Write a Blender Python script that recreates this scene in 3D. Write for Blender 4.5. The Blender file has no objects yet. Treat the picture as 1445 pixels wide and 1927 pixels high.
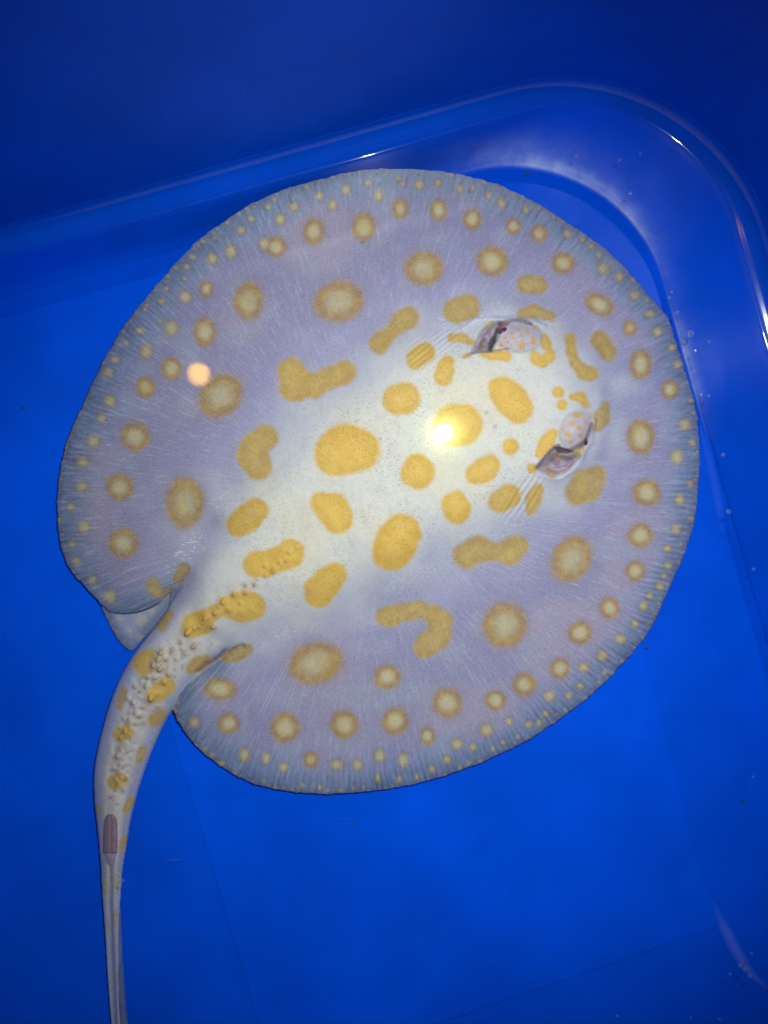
import bpy, math, random
import numpy as np
random.seed(4); rng = np.random.RandomState(4)
R = math.radians

# ------------------------------------------------------------------ camera
H, F, CX, CY = 0.60, 1550.0, 722.5, 963.5      # camera height (m), focal length / centre in photo pixels
cam_d = bpy.data.cameras.new('camera'); cam = bpy.data.objects.new('camera', cam_d)
bpy.context.collection.objects.link(cam)
cam_d.sensor_fit = 'VERTICAL'; cam_d.sensor_height = 36; cam_d.lens = F/1927*36
cam_d.clip_start = 0.01; cam_d.clip_end = 50
cam.location = (0, 0, H); cam.rotation_euler = (0, 0, 0)
cam_d.dof.use_dof = True; cam_d.dof.focus_distance = H-0.03; cam_d.dof.aperture_fstop = 5.0
bpy.context.scene.camera = cam
sc = bpy.context.scene

# ------------------------------------------------------------------ world + lamps
w = bpy.data.worlds.new('World'); sc.world = w; w.use_nodes = True
w.node_tree.nodes['Background'].inputs[0].default_value = (0.25, 0.42, 1.0, 1)
w.node_tree.nodes['Background'].inputs[1].default_value = 0.045
sc.view_settings.view_transform = 'Standard'; sc.view_settings.look = 'None'
sc.view_settings.exposure = 0; sc.view_settings.gamma = 1
sp = bpy.data.lights.new('torch_light', 'SPOT')
sp.energy = 14.2; sp.spot_size = R(88); sp.spot_blend = 1.0; sp.shadow_soft_size = 0.0085
sp.color = (1.0, 0.985, 0.935)
spo = bpy.data.objects.new('torch_light', sp); sc.collection.objects.link(spo)
spo.location = (0.0822, 0.1084, H)
from mathutils import Vector
_dir = Vector((0.0, -0.035, 0.03)) - spo.location
spo.rotation_euler = _dir.to_track_quat('-Z', 'Y').to_euler()

# ------------------------------------------------------------------ helpers
def P(u, v, z):
    return ((u-CX)/F*(H-z), -(v-CY)/F*(H-z), z)
def link(o, parent=None):
    sc.collection.objects.link(o)
    if parent: o.parent = parent
    return o
def tag(o, label=None, cat=None, group=None, kind=None):
    if label: o['label'] = label
    if cat: o['category'] = cat
    if group: o['group'] = group
    if kind: o['kind'] = kind
    return o
def mesh_np(name, V, Q, mats, parent=None, attrs=None, smooth=True):
    me = bpy.data.meshes.new(name)
    V = np.asarray(V, np.float32); Q = np.asarray(Q, np.int32)
    k = Q.shape[1]
    me.vertices.add(len(V)); me.vertices.foreach_set('co', V.ravel())
    me.loops.add(Q.size); me.loops.foreach_set('vertex_index', Q.ravel())
    me.polygons.add(len(Q)); me.polygons.foreach_set('loop_start', np.arange(0, Q.size, k, dtype=np.int32))
    me.update(calc_edges=True)
    if smooth: me.polygons.foreach_set('use_smooth', np.ones(len(Q), bool))
    else: me.polygons.foreach_set('use_smooth', np.zeros(len(Q), bool))
    for n, (typ, arr) in (attrs or {}).items():
        a = me.attributes.new(n, typ, 'POINT')
        a.data.foreach_set('color' if typ == 'FLOAT_COLOR' else 'vector' if typ == 'FLOAT_VECTOR' else 'value', np.asarray(arr, np.float32).ravel())
    for m in mats: me.materials.append(m)
    me.validate()
    return link(bpy.data.objects.new(name, me), parent)
def smooth(a, b, x):
    t = np.clip((x-a)/(b-a), 0, 1); return t*t*(3-2*t)
def catmull(pts, n=6, closed=True):
    pts = np.array(pts, float); N = len(pts); out = []
    rngi = range(N) if closed else range(N-1)
    for i in rngi:
        g = (lambda j: pts[j % N]) if closed else (lambda j: pts[min(max(j, 0), N-1)])
        p0, p1, p2, p3 = g(i-1), g(i), g(i+1), g(i+2)
        for k in range(n):
            t = k/n
            out.append(0.5*((2*p1)+(-p0+p2)*t+(2*p0-5*p1+4*p2-p3)*t*t+(-p0+3*p1-3*p2+p3)*t**3))
    if not closed: out.append(pts[-1])
    return np.array(out)
def poly_sdf(U, V, poly, skip=None):
    """signed distance (positive inside) and nearest point"""
    n = len(poly); sh = U.shape; u = U.ravel(); v = V.ravel()
    best = np.full(u.shape, 1e18); bx = np.zeros_like(u); by = np.zeros_like(u); inside = np.zeros(u.shape, bool)
    for i in range(n):
        ax, ay = poly[i]; cx, cy = poly[(i+1) % n]
        dx, dy = cx-ax, cy-ay; L = dx*dx+dy*dy+1e-12
        t = np.clip(((u-ax)*dx+(v-ay)*dy)/L, 0, 1)
        px = ax+t*dx; py = ay+t*dy; d = (u-px)**2+(v-py)**2
        if skip is not None and skip(ax, ay) and skip(cx, cy): d = d+1e9
        m = d < best; best[m] = d[m]; bx[m] = px[m]; by[m] = py[m]
        if abs(dy) > 1e-12:
            c = ((ay > v) != (cy > v)) & (u < dx*(v-ay)/dy+ax); inside ^= c
    d = np.sqrt(best); d[~inside] *= -1
    return d.reshape(sh), bx.reshape(sh), by.reshape(sh)
def line_dist(U, V, pts):
    """distance to a tapered polyline minus its radius: pts = (x, y, r)"""
    best = None
    if len(pts) == 1: pts = [pts[0], pts[0]]
    for (x1, y1, r1), (x2, y2, r2) in zip(pts[:-1], pts[1:]):
        dx, dy = x2-x1, y2-y1; L = dx*dx+dy*dy+1e-9
        t = np.clip(((U-x1)*dx+(V-y1)*dy)/L, 0, 1)
        d = np.hypot(U-x1-t*dx, V-y1-t*dy)-(r1+(r2-r1)*t)
        if best is None: best = d
        else:
            k = 7.0; h = np.clip(0.5+0.5*(best-d)/k, 0, 1)
            best = best*(1-h)+d*h-k*h*(1-h)
    return best
def vnoise(U, V, s, seed=0):
    """smooth value noise, cell s pixels, range 0..1"""
    r = np.random.RandomState(seed); T = r.rand(256, 256)
    x = U/s+1000; y = V/s+1000; xi = np.floor(x).astype(int); yi = np.floor(y).astype(int)
    fx = x-xi; fy = y-yi; fx = fx*fx*(3-2*fx); fy = fy*fy*(3-2*fy)
    g = lambda a, b: T[a % 256, b % 256]
    return (g(xi, yi)*(1-fx)+g(xi+1, yi)*fx)*(1-fy)+(g(xi, yi+1)*(1-fx)+g(xi+1, yi+1)*fx)*fy

class NT:
    def __init__(s, name):
        s.m = bpy.data.materials.new(name); s.m.use_nodes = True; s.t = s.m.node_tree
        for n in list(s.t.nodes): s.t.nodes.remove(n)
        s.out = s.t.nodes.new('ShaderNodeOutputMaterial')
    def n(s, typ, ins=None, **kw):
        nd = s.t.nodes.new('ShaderNode'+typ)
        for k, v in kw.items(): setattr(nd, k, v)
        for k, v in (ins or {}).items():
            if hasattr(v, 'is_output'): s.t.links.new(v, nd.inputs[k])
            else: nd.inputs[k].default_value = v
        return nd
    def mix(s, fac, a, b, blend='MIX'):
        nd = s.n('Mix', data_type='RGBA', blend_type=blend)
        for i, v in ((0, fac), (6, a), (7, b)):
            if hasattr(v, 'is_output'): s.t.links.new(v, nd.inputs[i])
            else: nd.inputs[i].default_value = v if i == 0 else (*v, 1)[:4]
        return nd.outputs[2]
    def math(s, op, a, b=0.0, c=0.0, clamp=False):
        nd = s.n('Math', operation=op, use_clamp=clamp)
        for i, v in enumerate((a, b, c)):
            if hasattr(v, 'is_output'): s.t.links.new(v, nd.inputs[i])
            else: nd.inputs[i].default_value = v
        return nd.outputs[0]
    def ramp(s, x, a, b, lo=0.0, hi=1.0):
        return s.n('MapRange', {0: x, 1: a, 2: b, 3: lo, 4: hi}, interpolation_type='SMOOTHSTEP').outputs[0]
    def surf(s, sh): s.t.links.new(sh, s.out.inputs[0]); return s.m

# ------------------------------------------------------------------ materials
def blue_plastic(name, col, rough, wet=False):
    t = NT(name)
    pos = t.n('NewGeometry').outputs['Position']
    n1 = t.n('TexNoise', {'Vector': pos, 'Scale': 9.0, 'Detail': 5.0, 'Roughness': 0.6}).outputs[0]
    c = t.mix(t.ramp(n1, 0.3, 0.72), tuple(x*0.86 for x in col), tuple(min(1, x*1.10) for x in col))
    # fine scuffs
    mp = t.n('Mapping', {0: pos}); mp.inputs['Rotation'].default_value = (0, 0, R(-40)); mp.inputs['Scale'].default_value = (18, 420, 60)
    n2 = t.n('TexNoise', {'Vector': mp.outputs[0], 'Scale': 1.0, 'Detail': 2.0}).outputs[0]
    n3 = t.n('TexNoise', {'Vector': pos, 'Scale': 26.0, 'Detail': 3.0}).outputs[0]
    sc_ = t.math('MULTIPLY', t.ramp(n2, 0.70, 0.80), t.ramp(n3, 0.52, 0.72))
    c = t.mix(t.math('MULTIPLY', sc_, 0.20), c, (0.30, 0.42, 0.80))
    # dark specks of dirt
    vr = t.n('TexVoronoi', {'Vector': pos, 'Scale': 46.0}).outputs['Distance']
    n4 = t.n('TexNoise', {'Vector': pos, 'Scale': 14.0}).outputs[0]
    sp_ = t.math('MULTIPLY', t.ramp(vr, 0.030, 0.012), t.ramp(n4, 0.50, 0.56))
    c = t.mix(t.math('MULTIPLY', sp_, 0.7), c, (0.01, 0.03, 0.12))
    # limescale film and painted light bands, from the mesh attribute
    film_fac = t.n('Attribute', attribute_name='scale_light_film').outputs['Fac']
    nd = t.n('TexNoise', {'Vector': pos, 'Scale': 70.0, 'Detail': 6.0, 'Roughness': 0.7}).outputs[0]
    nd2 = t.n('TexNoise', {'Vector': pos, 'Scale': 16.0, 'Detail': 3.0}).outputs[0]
    dm = t.math('MULTIPLY', film_fac, t.math('MULTIPLY', t.ramp(nd, 0.25, 0.75, 0.45, 1.0), t.ramp(nd2, 0.25, 0.7, 0.4, 1.0)), clamp=True)
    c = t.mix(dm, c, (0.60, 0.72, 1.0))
    bs = t.n('BsdfPrincipled', {'Base Color': c, 'Roughness': rough, 'IOR': 1.45})
    if wet:   # under water the plastic hardly reflects; a wet glossy band follows the waterline; dry and dull above
        z = t.n('SeparateXYZ', {0: pos}).outputs[2]
        band = t.math('MULTIPLY', t.ramp(z, .0315, .0345), t.ramp(z, .0462, .0412))
        sp2 = t.math('ADD', t.math('MULTIPLY', band, .95), t.math('ADD', .03, t.math('MULTIPLY', t.ramp(z, .05, .07), .03)))
        t.t.links.new(sp2, bs.inputs['Specular IOR Level'])
        t.t.links.new(t.math('SUBTRACT', .34, t.math('MULTIPLY', band, .242)), bs.inputs['Roughness'])
    else: bs.inputs['Specular IOR Level'].default_value = .05
    bm = t.n('Bump', {'Strength': 0.16, 'Distance': 0.0006, 'Height': n3}); t.t.links.new(bm.outputs[0], bs.inputs['Normal'])
    return t.surf(bs.outputs[0])
M_floor = blue_plastic('tub_plastic_floor', (0.000, 0.096, 0.80), 0.45)
M_wall = blue_plastic('tub_plastic_wall', (0.000, 0.080, 0.70), 0.10, wet=True)

def skin(name, bottom=False):
    t = NT(name)
    pig = t.n('Attribute', attribute_name='pigment'); col = pig.outputs['Color']; al = pig.outputs['Alpha']
    fc_ = t.n('Attribute', attribute_name='fin_coord'); crd = fc_.outputs['Vector']
    sep = t.n('SeparateXYZ', {0: crd})
    pos = t.n('TexCoord').outputs['Object']
    core = fc_.outputs['Alpha']
    marg = sep.outputs[2]
    nsp = t.math('SUBTRACT', 1.0, t.math('MULTIPLY', t.n('Attribute', attribute_name='spot').outputs['Fac'], .72), clamp=True)
    ncore = t.math('MULTIPLY', t.math('SUBTRACT', 1.0, core, clamp=True), nsp)
    # fine velvety speckle
    n1 = t.n('TexNoise', {'Vector': pos, 'Scale': 900.0, 'Detail': 3.0, 'Roughness': 0.7}).outputs[0]
    n0 = t.n('TexNoise', {'Vector': pos, 'Scale': 60.0, 'Detail': 5.0, 'Roughness': 0.6}).outputs[0]
    c = t.mix(1.0, col, (0.80, 0.79, 0.80), 'MULTIPLY')
    c = t.mix(t.math('MULTIPLY', t.ramp(n1, 0.35, 0.7), 0.16), c, (0.72, 0.75, 0.84))
    c = t.mix(t.math('MULTIPLY', t.ramp(n1, 0.52, 0.28), 0.20), c, (0.22, 0.18, 0.20))
    c = t.mix(t.math('MULTIPLY', t.ramp(n0, 0.56, 0.75), 0.18), c, (0.50, 0.36, 0.34))
    sa_ = t.n('Attribute', attribute_name='spot').outputs['Fac']
    n8 = t.n('TexNoise', {'Vector': pos, 'Scale': 170.0, 'Detail': 4.0, 'Roughness': 0.65}).outputs[0]
    n9 = t.n('TexNoise', {'Vector': pos, 'Scale': 45.0, 'Detail': 2.0}).outputs[0]
    c = t.mix(t.math('MULTIPLY', t.math('MULTIPLY', t.ramp(n8, .42, .68), sa_), .22), c, (.84, .62, .14))
    c = t.mix(t.math('MULTIPLY', t.math('MULTIPLY', t.ramp(n9, .50, .30), sa_), .30), c, (.50, .30, .05))
    c = t.mix(t.math('MULTIPLY', t.math('MULTIPLY', t.ramp(n8, .50, .30), t.math('SUBTRACT', 1.0, sa_)), .16), c, (.30, .27, .36))
    # fin rays: streaks that run from the trunk to the edge
    cmb = t.n('CombineXYZ', {0: t.math('MULTIPLY', sep.outputs[0], 105.0), 1: t.math('MULTIPLY', sep.outputs[1], 105.0), 2: t.math('MULTIPLY', marg, 2.6)}).outputs[0]
    st = t.n('TexNoise', {'Vector': cmb, 'Scale': 1.0, 'Detail': 4.0, 'Roughness': 0.65}).outputs[0]
    edge = t.ramp(marg, 0.95, 0.10)
    c = t.mix(t.math('MULTIPLY', t.math('MULTIPLY', t.ramp(st, 0.50, 0.74), 0.26), ncore), c, (0.66, 0.70, 0.90))
    c = t.mix(t.math('MULTIPLY', t.math('MULTIPLY', t.ramp(st, 0.50, 0.34), t.math('MULTIPLY', t.math('MULTIPLY', edge, ncore), t.ramp(n0, .38, .62, .25, 1.0))), 0.42), c, (0.05, 0.07, 0.16))
    # short bright dashes round the trunk
    cmb2 = t.n('CombineXYZ', {0: t.math('MULTIPLY', sep.outputs[0], 150.0), 1: t.math('MULTIPLY', sep.outputs[1], 150.0), 2: t.math('MULTIPLY', marg, 22.0)}).outputs[0]
    s2 = t.n('TexNoise', {'Vector': cmb2, 'Scale': 1.0, 'Detail': 2.0}).outputs[0]
    n5 = t.n('TexNoise', {'Vector': pos, 'Scale': 34.0, 'Detail': 2.0}).outputs[0]
    ring = t.math('MULTIPLY', t.math('MULTIPLY', t.ramp(core, 0.0, 0.25), t.ramp(core, 0.8, 0.4)), nsp)
    c = t.mix(t.math('MULTIPLY', t.math('MULTIPLY', t.ramp(s2, 0.57, 0.66), ring), t.math('MULTIPLY', t.ramp(n5, 0.40, 0.58), 0.50)), c, (0.80, 0.86, 1.0))
    # pores on the back
    vr = t.n('TexVoronoi', {'Vector': pos, 'Scale': 430.0, 'Randomness': 0.85}).outputs['Distance']
    n6 = t.n('TexNoise', {'Vector': pos, 'Scale': 24.0, 'Detail': 2.0}).outputs[0]
    pr = t.math('MULTIPLY', t.math('MULTIPLY', t.ramp(vr, 0.27, 0.12), t.ramp(core, 0.55, 0.95)), t.ramp(n6, 0.38, 0.60))
    c = t.mix(t.math('MULTIPLY', pr, 0.48), c, (0.22, 0.17, 0.10))
    hgt = t.math('ADD', t.math('MULTIPLY', n1, 0.5), t.math('SUBTRACT', t.math('MULTIPLY', st, ncore), t.math('MULTIPLY', pr, 0.6)))
    bmp = t.n('Bump', {'Strength': 0.5, 'Distance': 0.0008, 'Height': hgt})
    bs = t.n('BsdfPrincipled', {'Base Color': c, 'Roughness': 0.42, 'IOR': 1.33, 'Normal': bmp.outputs[0]})
    bs.inputs['Specular IOR Level'].default_value = 0.25
    tr = t.n('BsdfTransparent')
    mx = t.n('MixShader', {0: al, 1: tr.outputs[0], 2: bs.outputs[0]})
    return t.surf(mx.outputs[0])
M_skin = skin('ray_skin')

def simple(name, col, rough=0.5, noise=0.25, scale=300.0, spec=0.3, dark=0.6):
    t = NT(name); pos = t.n('TexCoord').outputs['Object']
    n1 = t.n('TexNoise', {'Vector': pos, 'Scale': scale, 'Detail': 4.0}).outputs[0]
    c = t.mix(t.math('MULTIPLY', t.ramp(n1, 0.35, 0.65), noise*2, clamp=True), col, tuple(x*dark for x in col))
    bs = t.n('BsdfPrincipled', {'Base Color': c, 'Roughness': rough})
    bs.inputs['Specular IOR Level'].default_value = spec
    return t.surf(bs.outputs[0])

# ------------------------------------------------------------------ the tub
A = np.array([0.9627, 0.2707]); B = np.array([0.2707, -0.9627])     # tub axes in world xy (right, down)
def tub_contour(top, right, rad, n_arc=44):
    left, bot = 0.62+0.1*(right-0.242), 0.60+0.1*(top-0.226)
    out = []
    def arc(cx, cy, a0):
        for i in range(n_arc+1):
            a = R(a0+90*i/n_arc); out.append((cx+rad*math.cos(a), cy+rad*math.sin(a)))
    arc(right-rad, top-rad, 0)                   # coords: (along A, against B)
    for k in range(1, 60): out.append((right-rad+(-left+rad-right+rad)*k/60, top))
    arc(-left+rad, top-rad, 90)
    arc(-left+rad, -bot+rad, 180)
    arc(right-rad, -bot+rad, 270)
    for k in range(1, 60): out.append((right, -bot+rad+(top-rad+bot-rad)*k/60))
    o = np.array(out)
    return o, o[:, :1]*A-o[:, 1:]*B
prof = np.array([  # top offset, right offset, radius, z
 (.2110,.2350,.1135,.0000),(.2218,.2410,.1150,.0007),(.2256,.2432,.1152,.0032),(.2300,.2510,.1150,.0090),
 (.2342,.2640,.1145,.0190),(.2378,.2775,.1150,.0285),(.2406,.2850,.1170,.0335),(.2440,.2900,.1250,.0358),(.2485,.2940,.1330,.0385),(.2515,.2970,.1390,.0425),
 (.2530,.2988,.1415,.0480),(.2535,.2994,.1420,.0600),(.2550,.3008,.1425,.1500),(.2580,.3040,.1430,.3600)])
fine = catmull(prof, 8, closed=False)
rows = []; film = []
for k, (tp, rt, rd, z) in enumerate(fine):
    loc, xy = tub_contour(tp, rt, rd)
    rows.append(np.column_stack([xy, np.full(len(xy), z)]))
    # limescale and a painted highlight streak at the wall foot around the far corner
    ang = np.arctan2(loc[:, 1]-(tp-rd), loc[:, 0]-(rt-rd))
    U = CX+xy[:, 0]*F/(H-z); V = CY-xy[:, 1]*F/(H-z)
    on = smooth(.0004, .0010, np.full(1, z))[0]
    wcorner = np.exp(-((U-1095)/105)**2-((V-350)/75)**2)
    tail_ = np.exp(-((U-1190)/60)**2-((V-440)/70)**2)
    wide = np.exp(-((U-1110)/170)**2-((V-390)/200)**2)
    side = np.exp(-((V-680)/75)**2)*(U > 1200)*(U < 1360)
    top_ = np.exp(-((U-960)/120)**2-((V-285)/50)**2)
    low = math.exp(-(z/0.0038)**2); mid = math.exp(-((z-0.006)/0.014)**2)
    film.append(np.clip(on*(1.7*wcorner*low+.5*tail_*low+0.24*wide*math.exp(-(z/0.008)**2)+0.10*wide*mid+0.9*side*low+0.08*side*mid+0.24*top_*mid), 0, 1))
NR = len(rows[0]); V_ = np.vstack(rows); film = np.concatenate(film)
Q_ = []
for k in range(len(rows)-1):
    i = np.arange(NR); j = (i+1) % NR
    Q_.append(np.column_stack([k*NR+i, k*NR+j, (k+1)*NR+j, (k+1)*NR+i])[:, ::-1])
tub = bpy.data.objects.new('plastic_tub', None); link(tub)
tag(tub, 'glossy blue plastic tub with a rounded corner holding the stingray in shallow water', 'tub')
wall = mesh_np('wall', V_, np.vstack(Q_), [M_wall], tub, {'scale_light_film': ('FLOAT', film)})
# outer side and rim of the tub (closes it as a real shell)
lo, xy0 = tub_contour(.2110, .2350, .1135)
xin = rows[-1]
loc2, xyo = tub_contour(.2680, .3130, .150); zt = prof[-1, 3]
ringv = [xin, np.column_stack([xyo, np.full(NR, zt+.001)]), np.column_stack([xyo, np.full(NR, zt-.02)]), ]
_, xyb = tub_contour(.2640, .3090, .146); ringv.append(np.column_stack([xyb, np.full(NR, -.012)]))
Qr = []
for k in range(3):
    i = np.arange(NR); j = (i+1) % NR
    Qr.append(np.column_stack([k*NR+i, k*NR+j, (k+1)*NR+j, (k+1)*NR+i])[:, ::-1])
mesh_np('rim', np.vstack(ringv), np.vstack(Qr), [M_wall], tub)
# floor: fine grid so that film and relief can live on it, with refracted light bands painted at the corner
def floor_mesh():
    n = 70
    c = xy0.mean(0); V = [np.array([[c[0], c[1], 0]])]; Q = []
    for k in range(1, n+1):
        s = (k/n)**0.5
        V.append(np.column_stack([c+(xy0-c)*s, np.zeros(NR)]))
    V = np.vstack(V)
    T = []
    i = np.arange(NR); j = (i+1) % NR
    T.append(np.column_stack([np.zeros(NR, int), 1+i, 1+j]))
    for k in range(n-1):
        a, b, c_, d = 1+k*NR+i, 1+k*NR+j, 1+(k+1)*NR+j, 1+(k+1)*NR+i
        T.append(np.column_stack([a, d, c_])); T.append(np.column_stack([a, c_, b]))
    return V, np.vstack(T)[:, ::-1]
Vf, Tf = floor_mesh()
Uf = CX+Vf[:, 0]*F/H; Wf = CY-Vf[:, 1]*F/H
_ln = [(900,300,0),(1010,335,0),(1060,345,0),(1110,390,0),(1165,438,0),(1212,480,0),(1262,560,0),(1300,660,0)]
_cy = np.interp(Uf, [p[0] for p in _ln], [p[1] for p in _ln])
ff = .085*smooth(-5, 6, Wf-_cy)*smooth(960, 1080, Uf)*smooth(760, 560, Wf)  # refracted light bands beside the corner, painted in as pale film
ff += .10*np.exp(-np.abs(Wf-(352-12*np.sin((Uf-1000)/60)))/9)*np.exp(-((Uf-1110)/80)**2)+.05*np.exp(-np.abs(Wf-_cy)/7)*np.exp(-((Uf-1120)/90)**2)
mesh_np('floor', Vf, Tf[:, ::-1], [M_floor], tub, {'scale_light_film': ('FLOAT', ff)}, smooth=False)
# slightly raised, paler area of the floor (its left and lower edges show below the ray)
def raised_area(name, pts, z0, z1, bev, film_v=0.0, mat=M_floor):
    p = np.array([P(u, v, z1)[:2] for u, v in pts]); c = p.mean(0)
    V = []; n = len(p)
    out = p+(p-c)/np.linalg.norm(p-c, axis=1)[:, None]*bev
    V = np.vstack([np.column_stack([out, np.full(n, z0)]), np.column_stack([p, np.full(n, z1)]), [[c[0], c[1], z1]]])
    T = []
    for i in range(n):
        j = (i+1) % n
        T += [(i, j, n+j), (i, n+j, n+i), (n+i, n+j, 2*n)]
    T = np.array(T)
    a = V[T[:, 1]]-V[T[:, 0]]; b = V[T[:, 2]]-V[T[:, 0]]; nz = a[:, 0]*b[:, 1]-a[:, 1]*b[:, 0]
    if nz.sum() < 0: T = T[:, ::-1]
    return mesh_np(name, V, T, [mat], tub, {'scale_light_film': ('FLOAT', np.full(len(V), film_v))}, smooth=False)
M_pale = blue_plastic('tub_plastic_pale', (0.000, 0.101, 0.84), 0.45)
raised_area('floor_pale_area', [(255, 1130), (330, 1390), (492, 1935), (620, 1995), (1352, 1742), (1300, 1590), (1235, 1330), (1195, 1180), (1090, 900), (800, 700), (400, 800)], 0.0002, 0.0005, 0.0016, mat=M_pale)
# faint moulded ribs near the corners, with scale film and a painted reflection
def rib(name, pts, wpx, h, film_v, parent=tub, mat=M_floor, z0=0.0003):
    c = catmull(pts, 8, closed=False); d = np.gradient(c, axis=0); nn = np.column_stack([-d[:, 1], d[:, 0]]); nn /= np.linalg.norm(nn, axis=1)[:, None]
    n = len(c); t = np.linspace(0, 1, n); wd = wpx*np.sin(np.pi*np.clip(t, 0.02, 0.98))**0.6
    rows = []
    prof_ = [(-1, 0), (-.6, .65), (0, 1), (.6, .65), (1, 0)]
    for s, hh in prof_:
        q = c+nn*(wd*s)[:, None]
        rows.append(np.array([P(a, b, z0+h*hh) for a, b in q]))
    V = np.vstack(rows); Q = []
    for k in range(len(prof_)-1):
        i = np.arange(n-1); Q.append(np.column_stack([k*n+i, k*n+i+1, (k+1)*n+i+1, (k+1)*n+i]))
    f = np.concatenate([np.full(n, film_v)*np.sin(np.pi*t)*(1-0.999*abs(s)) for s, _ in prof_])
    return mesh_np(name, V, np.vstack(Q), [mat], parent, {'scale_light_film': ('FLOAT', f)})
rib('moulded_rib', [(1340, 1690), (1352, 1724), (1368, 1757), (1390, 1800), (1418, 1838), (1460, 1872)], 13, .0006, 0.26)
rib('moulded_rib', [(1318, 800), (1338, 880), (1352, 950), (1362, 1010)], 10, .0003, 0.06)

# ------------------------------------------------------------------ water
WZ = 0.034
tw = NT('water_surface')
pos = tw.n('NewGeometry').outputs['Position']
nw = tw.n('TexNoise', {'Vector': pos, 'Scale': 7.0, 'Detail': 1.0}).outputs[0]
bw = tw.n('Bump', {'Strength': 0.08, 'Distance': 0.00008, 'Height': nw})
fr = tw.n('Fresnel', {'IOR': 1.33, 'Normal': bw.outputs[0]})
g1 = tw.n('BsdfGlossy', {'Roughness': 0.02, 'Color': (1, 1, 1, 1), 'Normal': bw.outputs[0]})
g2 = tw.n('BsdfGlossy', {'Roughness': 0.13, 'Color': (0.85, 1.0, 0.30, 1), 'Normal': bw.outputs[0]})  # tinted rough lobe puts in the glow round the torch reflection
gm = tw.n('MixShader', {0: 0.10, 1: g1.outputs[0], 2: g2.outputs[0]})
trn = tw.n('BsdfTransparent', {'Color': (0.955, 0.985, 1.0, 1)})
mxw = tw.n('MixShader', {0: fr.outputs[0], 1: trn.outputs[0], 2: gm.outputs[0]})
M_water = tw.surf(mxw.outputs[0])
ks = [(0.0500, 0.0), (0.0130, 0.0), (0.0085, 0.0), (0.0070, 0.00002), (0.0040, 0.00015), (0.0018, 0.0007), (0.0001, 0.0018)]
fw = fine[np.argmin(abs(fine[:, 3]-WZ))]
Vw = []
for inset, dz in ks:
    _, xy = tub_contour(fw[0], fw[1], fw[2]); tg = np.roll(xy, -2, 0)-np.roll(xy, 2, 0); nn_ = np.column_stack([-tg[:, 1], tg[:, 0]]); nn_ /= np.linalg.norm(nn_, axis=1)[:, None]
    if ((xy.mean(0)-xy)*nn_).sum() < 0: nn_ = -nn_
    xy = xy+nn_*inset; Vw.append(np.column_stack([xy, np.full(NR, WZ+dz)]))
cc = Vw[0].mean(0); Vw = np.vstack(Vw+[cc[None]])
Tw = []
i = np.arange(NR); j = (i+1) % NR
Tw.append(np.column_stack([np.full(NR, len(Vw)-1), i, j]))
for k in range(len(ks)-1):
    Tw.append(np.column_stack([k*NR+i, (k+1)*NR+i, (k+1)*NR+j])); Tw.append(np.column_stack([k*NR+i, (k+1)*NR+j, k*NR+j]))
water = mesh_np('water', Vw, np.vstack(Tw), [M_water])
tag(water, 'clear still shallow water filling the blue tub', kind='structure')
del water['label']; water['kind'] = 'structure'

# ------------------------------------------------------------------ the ray: outlines (photo measurements)
DISC = catmull([(694,319),(735,317.5),(804,320),(854,326),(900,337),(936,347),(983,368),(1025,391),(1066,418),(1121,454),(1163,491),(1199,530),
 (1236,574),(1240,579),(1257,599),(1268,632),(1278,662),(1291,705),(1304,747),(1312,788),(1316,844),(1316,880),(1313,927),(1307,977),(1292,1030),(1280,1061),(1255,1116),
 (1230,1172),(1205,1210),(1166,1255),(1116,1305),(1055,1352),(1000,1389),(960,1410),(894,1440),(811,1468),(750,1482),(700,1489),(624,1495),(565,1492),(514,1485),(470,1472),(431,1452),
 (400,1431),(375,1410),(352,1383),(334,1355),(328,1335),(336,1311),(349,1293),(367,1267),(390,1249),(365,1240),(335,1215),(320,1180),(318,1145),(321,1115),(299,1136),(266,1150),(233,1155),(208,1151),(189,1135),
 (158,1101),(136,1077),(119,1043),(110,999),(108,949),(110,908),(117,866),(130,819),(155,764),(186,696),(219,635),(255,585),(294,538),(338,488),(377,449),(418,420),(460,391),(500,371),(541,354),(597,339),(652,325)], 8)
_i = np.arange(len(DISC)); _w = (np.sin(_i*.9)+.8*np.sin(_i*2.3+1)+rng.randn(len(DISC))*.7)*.55
_dc = np.array([700., 910.])-DISC; DISC = DISC+_dc/np.linalg.norm(_dc, axis=1)[:, None]*_w[:, None]
TAIL = catmull([(420,1000),(372,1050),(345,1095),(328,1125),(302,1166),(276,1199),(250,1234),(228,1272),(208,1320),(193,1372),(184,1410),(177,1455),(178,1509),(184,1564),(190,1633),(192,1674),(198,1756),(203,1838),(210,1920),(216,1965),
 (221,1970),(229,1960),(227,1925),(224,1865),(224,1783),(225,1728),(229,1674),(232,1633),(239,1592),(246,1545),(259,1493),(273,1449),(292,1400),(315,1352),(345,1310),(378,1270),(430,1230),(520,1150),(560,1080),(520,1000)], 4)

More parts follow.
